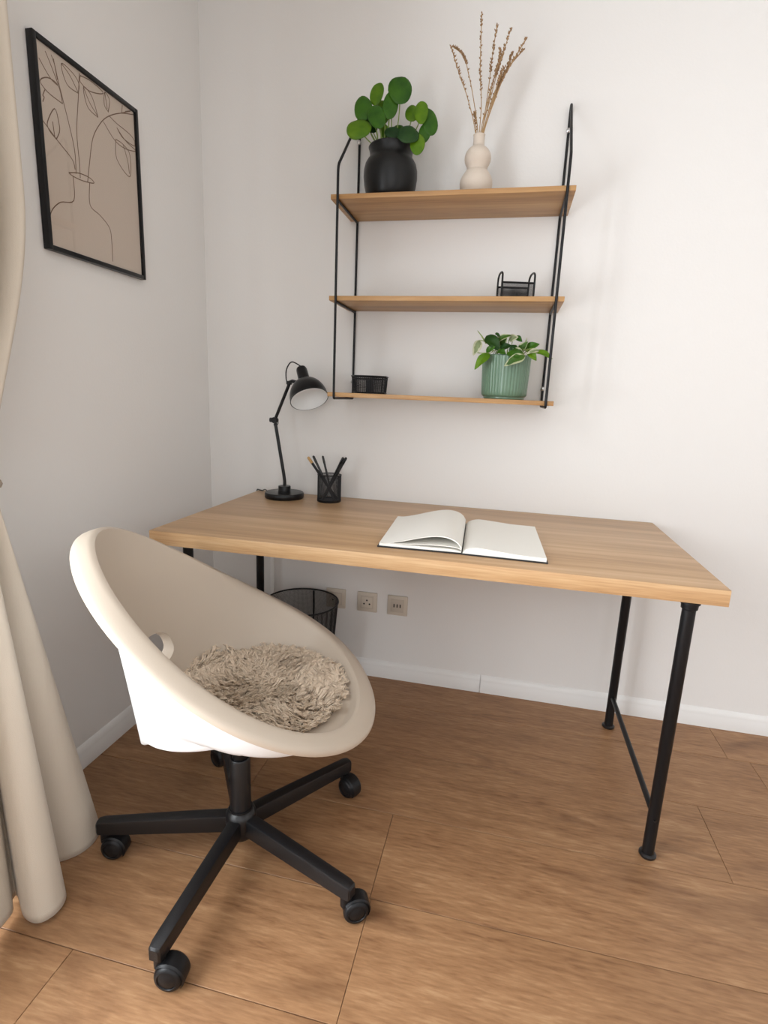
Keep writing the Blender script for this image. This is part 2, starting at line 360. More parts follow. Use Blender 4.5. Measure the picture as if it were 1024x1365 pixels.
LINES = [[(385,780),(380,700),(368,560),(375,400),(380,280)], [(365,760),(358,650),(330,520),(300,400),(280,320),(262,240),(245,190)], [(360,740),(345,690),(275,600),(205,505)],
 [(420,800),(430,700),(445,590),(480,520),(520,485),(580,470),(640,478)], [(495,510),(550,600),(600,640),(652,655)],
 [(270,595),(235,550),(228,510),(262,448),(283,520),(285,560),(270,595)], [(262,580),(252,510)], [(215,358),(205,385),(212,392),(205,415)],
 [(280,340),(240,300),(186,205)], [(280,335),(240,230),(216,172)], [(275,310),(262,240),(256,208)], [(300,425),(230,370),(192,315),(230,300),(280,340),(300,425)],
 [(375,375),(320,330),(294,232),(350,280),(378,330),(375,375)], [(294,232),(335,290),(374,370)], [(385,290),(440,320),(495,375),(430,365),(385,320),(385,290)],
 [(470,490),(420,440),(400,345),(440,390),(470,490)], [(400,345),(430,420),(468,484)], [(520,465),(500,430),(502,370),(525,410),(518,465)], [(502,370),(514,450)], [(583,470),(586,432)], [(600,462),(625,460),(580,470)],
 [(525,485),(560,520),(630,580),(650,630),(590,590),(560,540)], [(560,540),(600,600),(652,650)], [(555,595),(560,690),(622,775),(622,670),(590,620),(555,595)], [(590,620),(612,700),(620,760)],
 [(330,755),(380,758),(430,780),(450,805),(400,795),(350,772),(330,755)], [(350,770),(354,888),(290,897),(250,935),(240,985),(245,1092)], [(430,805),(432,910),(480,960),(525,1020),(536,1090),(540,1180)]]
ink = MB()
for ln in LINES:
    P = smooth([at(x/3.593, y/3.593+20, 0, .0128) for x, y in ln], 5)
    P = [Vector((.0128, min(max(p.y, FY0+bw+.001), FY1-bw-.001), min(max(p.z, FZ0+bw+.001), FZ1-bw-.001))) for p in P]
    ink.tube(P, .00125, 4)
for i in range(len(ink.v)): v = ink.v[i]; ink.v[i] = (.0125+(v[0]-.0120)*.35, v[1], v[2])
tag(ink.build('line_drawing', M['ink'], pic), 'thin brown drawn outlines of vase and leaves')

# ------------------------------------------------------------------ sockets
def socket(cx, kind, label):
    t = thing('wall_socket', label, 'socket', (cx, 0, .318), 0, None)
    MB().box((cx-.041, -.009, .277), (cx+.041, 0, .359), .003).build('plate', M['socket'], t)
    ins = MB().box((cx-.027, -.0115, .291), (cx+.027, -.008, .345), .0015).build('insert', M['socket_in'], t)
    if kind == 0:
        MB().box((cx-.0215, -.0123, .2965), (cx+.0215, -.0110, .3395), .0010).build('socket_face', M['socket'], ins)
        for dx, dz in ((-.0115, -.006), (.0115, -.006), (0, .009)):
            MB().lathe([(0, 0), (.0036, 0), (.0036, .0016), (0, .0016)], (cx+dx, -.0112, .318+dz), 12, Matrix.Rotation(PI/2, 3, 'X')).build('contact_hole', M['dark'], ins)
    else:
        for dx in (-.0125, 0, .0125):
            MB().box((cx+dx-.0022, -.0126, .312), (cx+dx+.0022, -.0112, .326), .0003).build('slot', M['dark'], ins)
socket(.551, 0, 'beige wall socket partly behind the black mesh bin')
socket(.683, 0, 'beige wall socket with three round holes, right of the bin')
socket(.8075, 1, 'beige wall outlet plate with three narrow slots, rightmost of three')

# ------------------------------------------------------------------ mesh bin and pen cup
def wire_mesh(mb, cx, cy, z0, z1, r0, r1, nv, nh, w):
    R = lambda z: r0+(r1-r0)*(z-z0)/(z1-z0)
    for k in range(nv):
        a = 2*PI*k/nv; c, s = math.cos(a), math.sin(a)
        mb.tube([(cx+r0*c, cy+r0*s, z0), (cx+r1*c, cy+r1*s, z1)], w, 3, cap=False)
    for j in range(nh):
        z = z0+(z1-z0)*(j+.5)/nh; n = 40
        mb.tube([(cx+R(z)*math.cos(2*PI*k/n), cy+R(z)*math.sin(2*PI*k/n), z) for k in range(n)], w, 3, closed=True)
def ring(cx, cy, z, r, w, n=64): return MB().tube([(cx+r*math.cos(2*PI*k/n), cy+r*math.sin(2*PI*k/n), z) for k in range(n)], w, 8, closed=True)
BX, BY = .467, -.172
bn = thing('waste_bin', 'round black mesh waste bin under the desk', 'waste bin', (BX, BY, 0))
mb = MB(); wire_mesh(mb, BX, BY, .012, .355, .112, .138, 230, 92, .00062); tag(mb.build('mesh_wall', M['wire'], bn), kind='stuff')
ring(BX, BY, .356, .1385, .0034).build('rim', M['black'], bn)
MB().lathe([(0, 0), (.110, 0), (.1145, .004), (.1145, .016), (.111, .016), (.110, .006), (0, .006)], (BX, BY, 0), 48).build('bin_base', M['black'], bn)
MB().box((BX-.0035, BY+.1335, .014), (BX+.0035, BY+.1365, .352), rot=None).build('seam_strip', M['black'], bn).location = (0, 0, 0)

PX, PY = .5455, -.103; PR = .0435
cup = thing('pen_cup', 'round black mesh pen cup on the desk beside the lamp', 'pen holder', (PX, PY, DZ))
mb = MB(); wire_mesh(mb, PX, PY, DZ+.004, DZ+.099, PR, PR, 110, 38, .00048); tag(mb.build('mesh_wall', M['wire'], cup), kind='stuff')
ring(PX, PY, DZ+.100, PR, .0018).build('rim', M['black'], cup)
ring(PX, PY, DZ+.091, PR-.0005, .0010).build('upper_band', M['black'], cup)
MB().lathe([(0, 0), (PR, 0), (PR+.0012, .002), (PR+.0012, .008), (PR-.0012, .008), (PR-.002, .003), (0, .003)], (PX, PY, DZ), 40).build('cup_base', M['black'], cup)
pens = [((410.5, 609), .012, .0052, 'pencil', 'pencil', 'ochre wooden pencil in the mesh cup, leaning left', 'pencil'),
        ((417.5, 607.5), -.012, .0046, 'pen', 'black_plastic', 'black pen leaning left between ochre pencil and upright pen', 'pen'),
        ((430.2, 607.5), .016, .0042, 'pen', 'black_plastic', 'black pen standing nearly upright in middle of mesh cup', 'pen'),
        ((457.8, 609.5), .004, .0046, 'pen', 'black_gloss', 'black pen leaning right, inner one of the right pair', 'pen'),
        ((461.8, 609.8), -.014, .0046, 'pen', 'black_gloss', 'black pen leaning furthest right in the mesh cup', 'pen')]
for i, ((u, v), dy, r, nm, mt, lab, cat) in enumerate(pens):
    top = at(u, v, 1, PY+dy*.6)
    bx = {0: .028, 1: .025, 2: .010, 3: -.026, 4: -.019}[i]
    bot = Vector((PX+bx, PY+dy*.9, DZ+.0065)); d = (top-bot).normalized()
    t = thing(nm, lab, cat, bot, 0, 'pens in the mesh cup' if nm == 'pen' else None)
    L_ = (top-bot).length
    MB().tube([bot, bot+d*(L_-.028)], r, 8).build('barrel', M['black_plastic'] if i else M['black'], t)
    MB().tube([bot+d*(L_-.028), bot+d*(L_-.027), bot+d*(L_-.003), top], [r, r*1.12, r*1.05, r*.55], 8).build('pen_cap' if i else 'tip', M[mt], t)

# ------------------------------------------------------------------ desk lamp
LX, LY = .3675, -.105
lamp = thing('desk_lamp', 'black jointed metal desk lamp with dome shade, white inside', 'lamp', (LX, LY, DZ))
MB().lathe([(0, 0), (.071, 0), (.0735, .003), (.0735, .018), (.071, .0215), (.024, .0235), (0, .0235)], (LX, LY, DZ), 56).build('base', M['black_gloss'], lamp)
MB().lathe([(0, .022), (.0235, .0225), (.0235, .043), (.0225, .0455), (.011, .046), (0, .046)], (LX, LY, DZ), 36).build('base_collar', M['black_gloss'], lamp)
b0 = Vector((LX+.001, LY, DZ+.045)); e0 = at(366.5, 560, 1, LY)
MB().tube(smooth([b0, b0+Vector((-.0015, 0, .03)), e0*.5+b0*.5+Vector((.002, 0, 0)), e0], 5), .0062, 12).build('lower_arm', M['black_gloss'], lamp)
j2 = at(386, 511, 1, LY-.004)
MB().tube([e0, j2], .0058, 12).build('upper_arm', M['black_gloss'], lamp)
el = MB().lathe([(0, -.011), (.0105, -.011), (.0115, -.008), (.0115, .008), (.0105, .011), (0, .011)], e0, 20, Matrix.Rotation(PI/2, 3, 'X')).build('elbow_joint', M['black_gloss'], lamp)
MB().tube([e0+Vector((-.001, 0, 0)), e0+Vector((-.0085, -.0, 0)), e0+Vector((-.009, 0, 0)), e0+Vector((-.019, 0, 0)), e0+Vector((-.0195, 0, 0))], [.004, .004, .0085, .0085, .007], 14).build('wing_screw', M['black_plastic'], el)
MB().tube(smooth([e0+Vector((.012, 0, .004)), e0+Vector((.014, -.004, -.012)), e0+Vector((.004, -.005, -.022)), e0+Vector((-.004, 0, -.016))], 4), .0018, 6).build('cable_loop', M['black_plastic'], el)
ax = Vector((.40, -.42, -.80)).normalized()                       # where the shade points
rimc = at(412.5, 532, 1, LY-.04)
zq = ax.rotation_difference(Vector((0, 0, 1))).to_matrix().inverted()   # maps +z to ax
RS = .0685; SHH = .082
dome = [(RS*math.cos(t)**.92 if t < PI/2-.01 else .0, -SHH*math.sin(t)) for t in [i*PI/2/14 for i in range(15)]]
neck = .019
outer = [(r, z) for r, z in dome if r > neck] + [(neck, -SHH*.985)]
sh = MB().lathe([(RS+.0008, .0015)]+outer+[(neck-.003, -SHH*.985)]+[(r-.0016, z+.0014) for r, z in reversed(outer[:-1])]+[(RS-.0008, .0015), (RS+.0008, .0015)], rimc, 56, zq)
sh.f = [f for f in sh.f if len(f) == 4]; sh.sm = sh.sm[:len(sh.f)]
sh.build('lamp_shade', M['black_gloss'], lamp)
ins = MB().lathe([(RS-.0016, .0006)]+[(r-.0024, z+.0022) for r, z in outer[:-1]]+[(.010, -SHH*.94), (0.0, -SHH*.94)], rimc, 56, zq)
ins.f = [f for f in ins.f if len(f) == 4]; ins.sm = ins.sm[:len(ins.f)]
tag(ins.build('shade_lining', M['lamp_white'], lamp), 'white inside of the shade')
ct = rimc-ax*SHH*.97
cp = MB().lathe([(.0215, .004), (.0215, -.004), (.0200, -.010), (.0192, -.046), (.0170, -.053), (.010, -.057), (.0, -.058)], ct, 28, zq, lambda a, z: 1+(.03*math.cos(14*a) if -.047 < z < -.009 else 0)).build('lamp_socket', M['black_gloss'], lamp)
ctop = ct-ax*.056
MB().tube(smooth([ctop+ax*.004, ctop-ax*.006, at(389, 482.5, 1, LY-.018), at(382.2, 492, 1, LY-.01), at(381.5, 504, 1, LY-.004), at(384, 515, 1, LY-.004)], 6), .0023, 8).build('head_cable', M['black_plastic'], lamp)
MB().tube([j2+Vector((0, .002, .004)), at(390, 508, 1, LY-.012), at(397, 510, 1, LY-.03)], .0065, 10).build('head_joint', M['black_gloss'], lamp)
MB().tube([j2+Vector((-.010, 0, .002)), j2+Vector((.008, 0, .002))], .007, 12).build('joint_pin', M['black_plastic'], lamp)
cb = [Vector((LX-.071, LY+.012, DZ+.008)), Vector((LX-.085, LY+.03, DZ+.014)), Vector((LX-.108, LY+.06, DZ+.013)), Vector((LX-.130, LY+.085, DZ+.0028)), Vector((LX-.148, LY+.092, DZ+.003)), Vector((DX0-.006, LY+.095, DZ-.004)), Vector((DX0-.009, LY+.096, DZ-.08)), Vector((DX0-.008, LY+.096, DZ-.20))]
MB().tube(smooth(cb, 6), .0021, 8).build('power_cord', M['black_plastic'], lamp)

# ------------------------------------------------------------------ open notebook
nb = thing('notebook', 'open black-covered notebook with blank ivory pages on the desk', 'notebook', (1.078, -.463, DZ))
sf, sb = Vector((1.0865, -.634, DZ)), Vector((1.0715, -.292, DZ))
def quad_solid(mb, c4, z0, z1):
    v = [(x, y, z0) for x, y in c4]+[(x, y, z1) for x, y in c4]
    return mb.add(v, [(3, 2, 1, 0), (4, 5, 6, 7), (0, 1, 5, 4), (1, 2, 6, 5), (2, 3, 7, 6), (3, 0, 4, 7)], False)
CL = [(.8605, -.6455), (1.0825, -.6375), (1.0675, -.2885), (.8445, -.302)]
CR = [(1.0885, -.6385), (1.3015, -.6445), (1.288, -.2845), (1.0735, -.2885)]
quad_solid(MB(), CL, DZ+.0008, DZ+.0042).build('front_cover', M['cover'], nb)
quad_solid(MB(), CR, DZ+.0003, DZ+.0037).build('back_cover', M['cover'], nb)
quad_solid(MB(), [CL[1], CR[0], CR[3], CL[2]], DZ+.0001, DZ+.0030).build('spine', M['cover'], nb)
def lerp2(a, b, t): return Vector((a[0]+(b[0]-a[0])*t, a[1]+(b[1]-a[1])*t, 0))
def pages(name, C4, z0, zf, inset=.003, mat='paper', nu=28, nvv=10):
    # C4: spine_front, outer_front, outer_back, spine_back ; closed solid with top height zf(u,v)
    top = []; bot = []
    for j in range(nvv+1):
        v = j/nvv; a = lerp2(C4[0], C4[3], v); b = lerp2(C4[1], C4[2], v); rt = []; rb = []
        for i in range(nu+1):
            u = i/nu; p = a+(b-a)*u; rt.append((p.x, p.y, zf(u, v))); rb.append((p.x, p.y, z0(u, v)))
        top.append(rt); bot.append(rb)
    mb = MB().grid(top); mb.grid(bot, flip=True)
    mb.grid([bot[0], top[0]]); mb.grid([top[-1], bot[-1]]); mb.grid([[r[0] for r in top], [r[0] for r in bot]]); mb.grid([[r[-1] for r in bot], [r[-1] for r in top]])
    return mb.build(name, M[mat], nb, sharp=50)
LP = [(1.0835, -.634), (.8650, -.6415), (.8490, -.3055), (1.0690, -.292)]
RP = [(1.0865, -.635), (1.2975, -.6405), (1.2845, -.288), (1.0720, -.292)]
zc = DZ+.0043
def lowL(u, v): return zc+.006*min(1, u*14)**.5*(1 if u < .93 else 1)
pages('left_page_block', LP, lambda u, v: zc, lambda u, v: zc+.0015+.0055*min(1, u*8)**.5)
def hump(u, k, pk): 
    return k*math.sin(PI*min(1, max(0, u))**pk)**1.25 if 0 < u < 1 else 0
def tl(u, v): return zc+.0072+.0050*(1-u)+ .0285*(1+.05*v)*hump(u/.92, 1, .55)
pages('turned_pages', LP, lambda u, v: tl(u, v)-.0012-.0035*math.exp(-u*5), lambda u, v: tl(u, v)*1+.0)
pages('middle_pages', LP, lambda u, v: zc+.0065+.0065*hump(u/.9, 1, .50), lambda u, v: zc+.0085+.0065*hump(u/.9, 1, .50)-.001*u)
def rz(u, v): return DZ+.0038+.0125*min(1, u*6)**.5-.003*u+.006*hump(u/.7, 1, .5)
pages('right_page_block', RP, lambda u, v: DZ+.0038, rz)

# ------------------------------------------------------------------ things on the shelves
S1, S2, S3 = 1.7415, 1.4437, 1.1396
# black pot with the round-leaved plant
QX, QY = .739, -.128
pp = thing('potted_plant', 'round-leaved green plant in a bulging matt black pot', 'plant', (QX, QY, S1))
MB().lathe([(0, 0), (.062, 0), (.067, .003), (.0765, .025), (.083, .05), (.0862, .075), (.0855, .095), (.081, .113), (.0745, .124), (.0692, .130), (.0675, .137), (.0680, .147), (.0705, .155), (.0725, .160), (.0705, .1635), (.0665, .160), (.0640, .145), (.062, .135)], (QX, QY, S1), 56).build('pot', M['pot_black'], pp)
MB().lathe([(.0, .146), (.03, .149), (.0632, .143)], (QX, QY, S1), 30).build('soil', M['soil'], pp)
def round_leaf(c, n, up, rx, ry, mat, parent, cup=.12, name='leaf'):
    n = n.normalized(); up = (up-n*up.dot(n)).normalized(); sx = up.cross(n)
    vs = [c - n*0]; rings = 5; k = 22; fs = []
    for i in range(1, rings+1):
        t = i/rings
        for j in range(k):
            a = 2*PI*j/k; wv = 1+.03*math.sin(3*a+c.x*90)
            z = -cup*rx*t*t+.03*rx*math.sin(5*a+c.z*50)*t*t
            vs.append(c+sx*(rx*t*math.cos(a)*wv)+up*(ry*t*math.sin(a)*wv)+n*z)
    for j in range(k): fs.append((0, 1+j, 1+(j+1) % k))
    for i in range(rings-1):
        for j in range(k): fs.append((1+i*k+j, 1+(i+1)*k+j, 1+(i+1)*k+(j+1) % k, 1+i*k+(j+1) % k))
    m = len(vs); vs2 = [Vector(v)-n*.0008 for v in vs]
    mb = MB().add(vs, fs); mb.add(vs2, [f[::-1] for f in fs])
    b = 1+(rings-1)*k; mb.f += [(b+j, m+b+j, m+b+(j+1) % k, b+(j+1) % k) for j in range(k)]; mb.sm += [True]*k
    return mb.build(name, M[mat], parent, sharp=80)
PIL = [(575,208,100,118,0,'leaf_a',-.02,(.15,-1,.15)), (345,250,58,98,-12,'leaf_b',-.01,(-.5,-.8,.2)), (212,392,76,106,0,'leaf_a',-.03,(-.25,-1,.1)), (168,590,106,92,15,'leaf_b',-.06,(-.2,-.8,.5)),
 (485,355,64,126,-12,'leaf_a',-.03,(.5,-.8,.1)), (345,470,74,110,18,'leaf_a',-.05,(-.3,-.9,.3)), (692,440,60,75,0,'leaf_b',.01,(-.2,-.9,.4)), (780,430,58,102,0,'leaf_b',-.02,(-.4,-.8,.3)),
 (866,525,66,114,8,'leaf_a',-.01,(.4,-.9,.1)), (652,642,92,82,0,'leaf_dark',-.06,(.2,-.8,.55)), (745,742,62,92,-8,'leaf_b',-.05,(.1,-1,.3)), (812,640,50,82,-15,'leaf_a',-.02,(.3,-1,.0)),
 (500,625,66,58,0,'leaf_dark',-.03,(.1,-.7,.7)), (290,562,46,66,30,'leaf_dark',-.02,(.2,-1,.1)), (405,430,60,104,0,'leaf_b',.01,(.3,-.9,.2)), (250,510,40,46,0,'leaf_a',.01,(0,-1,.2)),
 (420,610,40,62,10,'leaf_b',-.01,(.3,-1,.1)), (560,600,48,44,0,'leaf_a',.02,(0,-1,.4))]
for (x, y, rx, ry, tl_, mt, dy, nr) in PIL:
    c = at(455+x/7.314, 90+y/7.314, 1, QY+dy); zax = CAM_R @ Vector((0, 0, 1)); s = (CAM_C-c).dot(zax)/FPX/7.314
    ta = math.radians(-tl_); up = CAM_R @ Vector((-math.sin(ta)*-1, math.cos(ta), 0))
    round_leaf(c, zax+Vector((nr[0]*.45, nr[1]*.1, nr[2]*.35)), up, rx*s*1.18, ry*s*1.18, mt, pp)
    r0 = Vector((QX+(c.x-QX)*.28, QY+(c.y-QY)*.3, S1+.142)); mid = (r0+c)/2+Vector(((c.x-QX)*.18, .008, .012))
    MB().tube(smooth([r0, mid, c+Vector((0, .004, 0))], 5), [.0017]*11, 6).build('stem', M['petiole'], pp)
for dx in (-.016, -.006, .004, .012): MB().tube(smooth([(QX-.025+dx, QY-.02, S1+.142), (QX-.022+dx*1.2, QY-.025, S1+.19), (QX-.028+dx*1.8, QY-.02, S1+.235)], 4), .0022, 6).build('stem', M['petiole'], pp)
# double-bulb vase with dried stems
VX, VY = 1.0135, -.125
vs_ = thing('vase', 'sand-coloured double-bulb ceramic vase holding dried stems', 'vase', (VX, VY, S1))
def circ(r, zc_, a0, a1, n=9): return [(r*math.cos(a0+(a1-a0)*i/n), zc_+r*.92*math.sin(a0+(a1-a0)*i/n)) for i in range(n+1)]
vp = [(0, 0), (.034, 0)]+[(max(.034, r), z) for r, z in circ(.0505, .049, -1.15, .90)]+[(.0290, .088)]+[(r, z) for r, z in circ(.0405, .121, -.62, 1.05)]+[(.0175, .157), (.0168, .170), (.0172, .183), (.0185, .186), (.0160, .186), (.0135, .182), (.0135, .155)]
MB().lathe(vp, (VX, VY, S1), 48).build('vase_body', M['vase'], vs_)
STM = [[(300,880),(312,700),(305,460),(316,85)], [(318,880),(365,560),(380,420),(418,170)], [(312,880),(390,600),(440,420),(515,185)], [(330,885),(415,640),(480,490),(622,250)], [(325,885),(430,590),(500,450),(597,335)],
       [(272,890),(225,680),(165,500),(108,312)], [(292,885),(255,640),(222,480),(205,410),(170,352),(126,320)], [(315,880),(390,560),(430,430),(437,328)], [(322,885),(395,640),(480,470),(522,355)], [(318,885),(400,640),(440,510),(467,455)], [(280,890),(272,830),(267,760)],
       [(306,885),(350,700),(405,500),(470,330)], [(326,885),(380,720),(430,560),(450,520)]]
for i, ln in enumerate(STM):
    dy = (-.03+.06*((i*5) % 11)/10)
    P = [at(580+x/5.055, y/5.055, 1, VY+dy*(j/(len(ln)-1))) for j, (x, y) in enumerate(ln)]
    base = Vector((VX+(P[0].x-VX)*.25, VY, S1+.06)); P[0] = Vector((min(max(P[0].x, VX-.011), VX+.011), VY, S1+.184))
    P = smooth([base]+P, 8)
    t = thing('dried_stem', ['tallest dried seed stem, standing straight up in the vase', 'dried seed stem second from the tallest, leaning slightly right', 'long dried stem third from the tallest, leaning right', 'dried stem reaching furthest right in the vase', 'dried stem just below the furthest right one',
        'dried stem reaching furthest left in the vase', 'dried stem on the left whose tip bends over leftward', 'short-topped dried stem near middle of the right cluster', 'dried stem with forked-looking tip inside right cluster', 'lowest dried stem tip inside the right cluster', 'very short dried sprig at the vase mouth on left', 'dried stem hidden within the bunch leaning right', 'shortest hidden dried stem low in right bunch'][i], 'dried stem', P[0], 0, 'dried stems in the vase')
    MB().tube(P, .00125 if i not in (3, 4) else .0016, 6).build('stalk', M['stem_dry'], t)
    sd = MB(); n = len(P); random.seed(i)
    tot = n
    for k in range(int(n*.40), n):
        for q in range(4 if k > n*.6 else 1):
            if k < n*.6 and random.random() < .55: continue
            p = P[k]+(P[k-1]-P[k])*random.random(); a = random.random()*2*PI
            d = Vector((math.cos(a)*.8, math.sin(a)*.8, 1.1)).normalized(); L2 = random.uniform(.005, .0085)
            p0 = p+Vector((math.cos(a), math.sin(a), 0))*.0008
            sd.tube([p0, p0+d*L2*.45, p0+d*L2], [.0006, random.uniform(.0016, .0025), .0004], 5)
    tag(sd.build('seeds', M['seed'], t), kind='stuff')
# middle shelf: black wire memo holder
HX, HY = 1.161, -.125
ho = thing('letter_holder', 'small black wire and mesh letter holder on the middle shelf', 'letter holder', (HX, HY, S2))
rot = Matrix.Rotation(math.radians(11), 3, 'Z')
def hl(x, y, z): return Vector((HX, HY, S2)) + rot @ Vector((x, y, z))
for sx in (-.050, .050):
    P = smooth([hl(sx, -.040, .0), hl(sx, -.040, .060), hl(sx, -.034, .076), hl(sx, -.012, .083), hl(sx, .018, .083), hl(sx, .036, .076), hl(sx, .042, .060), hl(sx, .042, 0.002)], 5)
    MB().tube([p+Vector((0, 0, .0032)) for p in P], .0031, 8).build('side_loop', M['black'], ho)
for yy in (-.040, .042): MB().tube([hl(-.05, yy, .052), hl(.05, yy, .052)], .0029, 8).build('top_bar', M['black'], ho); MB().tube([hl(-.05, yy, .0035), hl(.05, yy, .0035)], .0025, 8).build('bottom_bar', M['black'], ho)
for yy in (-.040, .042):
    mb = MB()
    for k in range(42): x = -.049+.098*k/41; mb.tube([hl(x, yy, .004), hl(x, yy, .051)], .0006, 3, cap=False)
    for k in range(22): z = .004+.047*k/21; mb.tube([hl(-.049, yy, z), hl(.049, yy, z)], .0006, 3, cap=False)
    tag(mb.build('mesh_panel', M['wire'], ho), kind='stuff')
mb = MB(); mb.box((-.05, -.04, 0), (.05, .042, .0015)); mb.v = [tuple(hl(x, y, z+.0008)) for x, y, z in mb.v]; mb.build('tray_floor', M['black'], ho)
# lower shelf: black mesh organizer box
OX, OY = .695, -.125
og = thing('desk_organizer', 'low black wire organizer basket at left end of bottom shelf', 'basket', (OX, OY, S3))
oct_ = [(-.058, -.020), (-.040, -.046), (.020, -.050), (.056, -.018), (.052, .030), (.028, .048), (-.036, .048), (-.058, .026)]
def ow(p, z, k=1.0): return (OX+p[0]*k, OY+p[1]*k, S3+z)
for z, wd, nm, k in ((.0580, .0026, 'rim', 1.06), (.050, .0016, 'upper_band', 1.03), (.0030, .0026, 'base_ring', .98)):
    MB().tube([ow(p, z, k) for p in oct_], wd, 8, closed=True).build(nm, M['black'], og)
mb = MB()
for i in range(8):
    a, b = oct_[i], oct_[(i+1) % 8]; n = max(5, int(math.hypot(a[0]-b[0], a[1]-b[1])/.0042))
    for k in range(n):
        q = (a[0]+(b[0]-a[0])*k/n, a[1]+(b[1]-a[1])*k/n); mb.tube([ow(q, .003, .98), ow(q, .057, 1.05)], .0010, 4, cap=False)
for z in [.006+.0035*k for k in range(13)]: mb.tube([ow(p, z, .985+.06*z/.057) for p in oct_], .0007, 3, closed=True)
tag(mb.build('wire_wall', M['wire'], og), kind='stuff')
mb = MB(); vsq = [ow(p, .001, .97) for p in oct_]+[ow(p, .0025, .97) for p in oct_]; mb.add(vsq, [tuple(range(8))[::-1], tuple(range(8, 16))]+[(i, (i+1) % 8, 8+(i+1) % 8, 8+i) for i in range(8)], False); mb.build('basket_floor', M['black'], og)
MB().box((OX-.004, OY-.044, S3+.003), (OX+.0, OY+.046, S3+.050)).build('divider', M['black'], og)
# green pot with the variegated plant
GX, GY = 1.1525, -.125
gp = thing('potted_plant', 'trailing variegated plant in a ribbed sage-green pot on bottom shelf', 'plant', (GX, GY, S3))
MB().lathe([(0, 0), (.064, 0), (.066, .002), (.066, .007), (.0705, .010), (.0715, .014), (.0725, .03), (.0765, .128), (.0775, .136), (.0765, .139), (.0735, .137), (.071, .120)], (GX, GY, S3), 210, None,
           lambda a, z: 1+(.026*abs(math.sin(a*22)) if .012 < z < .137 else 0)).build('pot', M['pot_green'], gp)
MB().lathe([(.0, .122), (.04, .124), (.0735, .118)], (GX, GY, S3), 30).build('soil', M['soil'], gp)
def pointed_leaf(p0, p1, wdt, nrm, mat, parent, droop=.12, fold=.2):
    p0, p1 = Vector(p0), Vector(p1); d = p1-p0; L_ = d.length; dn = d.normalized(); nrm = Vector(nrm); nrm = (nrm-dn*nrm.dot(dn)).normalized(); side = dn.cross(nrm)
    rows = []; n = 12; m = 7
    for i in range(n+1):
        t = i/n; wd = wdt*(math.sin(PI*min(1, t**.75))**.8)*(1-.15*t)+.0004; c = p0+d*t+nrm*(L_*droop*math.sin(PI*t))
        rows.append([c+side*(wd*q)+nrm*(-fold*wd*abs(q)*-1*(1 if True else 0)+.0012*math.sin(9*t+4*q)) for q in [(-1+2*k/(m-1)) for k in range(m)]])
    mb = MB().grid(rows); mb.grid([[v-nrm*.0007 for v in r] for r in rows], flip=True)
    me = mb.mesh('leaf', M[mat]); o = bpy.data.objects.new('leaf', me); COL.objects.link(o); o.parent = parent; o.matrix_parent_inverse = base_inv(parent)
    at_ = me.attributes.new('edge', 'FLOAT', 'POINT'); e = []
    for _ in range(2):
        for i in range(n+1):
            for k in range(m): e.append(max(abs(-1+2*k/(m-1)), (i/n)*.6))
    at_.data.foreach_set('value', e)
    return o
def g8(x, y, dy): return at(615+x/7.877, 430+y/7.877, 1, GY+dy)
LV = [((195,185),(125,345),.0150,'leaf_pale',-.05,(.3,-1,.3)), ((262,140),(400,300),.0215,'leaf_dark',-.03,(.3,-.9,.2)), ((300,325),(140,492),.0165,'leaf_b',-.075,(-.2,-.9,.5)), ((360,200),(530,130),.0110,'leaf_var',-.02,(0,-.9,.5)),
      ((670,350),(450,455),.0165,'leaf_var',-.085,(.1,-.9,.4)), ((665,290),(822,225),.0155,'leaf_a',-.02,(.1,-.9,.5)), ((770,300),(958,380),.0115,'leaf_b',-.07,(.1,-.8,.6)), ((700,300),(790,400),.0125,'leaf_b',-.07,(.2,-1,.2)),
      ((520,300),(660,330),.0150,'leaf_var',-.06,(0,-.8,.6)), ((500,180),(600,150),.0130,'leaf_pale',-.01,(0,-1,.3)), ((400,290),(530,240),.0150,'leaf_dark',-.04,(0,-.8,.6)), ((560,150),(640,200),.0105,'leaf_a',-.01,(.1,-1,.4)),
      ((600,310),(700,200),.0130,'leaf_var',-.03,(0,-1,.3)), ((420,260),(480,140),.0130,'leaf_var',-.01,(-.2,-1,.2)), ((360,110),(410,150),.0050,'leaf_dark',-.02,(0,-1,.3)), ((480,320),(660,380),.0150,'leaf_a',-.078,(0,-.8,.6)),
      ((262,310),(360,250),.0110,'leaf_a',-.04,(0,-1,.4)), ((580,240),(500,330),.0120,'leaf_dark',-.05,(0,-.9,.5)), ((380,300),(470,330),.0120,'leaf_a',-.07,(0,-.8,.6)), ((650,270),(690,160),.0045,'leaf_pale',-.02,(.3,-1,.1)), ((820,290),(680,330),.0080,'leaf_pale',-.072,(0,-.9,.5))]
for p0, p1, wd, mt, dy, nr in LV:
    a, b = g8(*p0, dy), g8(*p1, dy-.012); pointed_leaf(a, b, wd, nr, mt, gp)
    r0 = Vector((GX+(a.x-GX)*.35, GY+(a.y-GY)*.3, S3+.118)); MB().tube(smooth([r0, (r0+a)/2+Vector((0, 0, .022)), a], 5), .0013, 6).build('stem', M['petiole'], gp)
MB().tube(smooth([g8(262, 220, -.03), g8(220, 150, -.03), g8(170, 82, -.03)], 4), [.0022]*5+[.0018, .0015, .0012, .0006], 6).build('shoot', M['petiole'], gp)
MB().tube(smooth([g8(290, 318, -.05), g8(220, 322, -.055), g8(165, 315, -.055)], 4), .0016, 6).build('shoot', M['petiole'], gp)

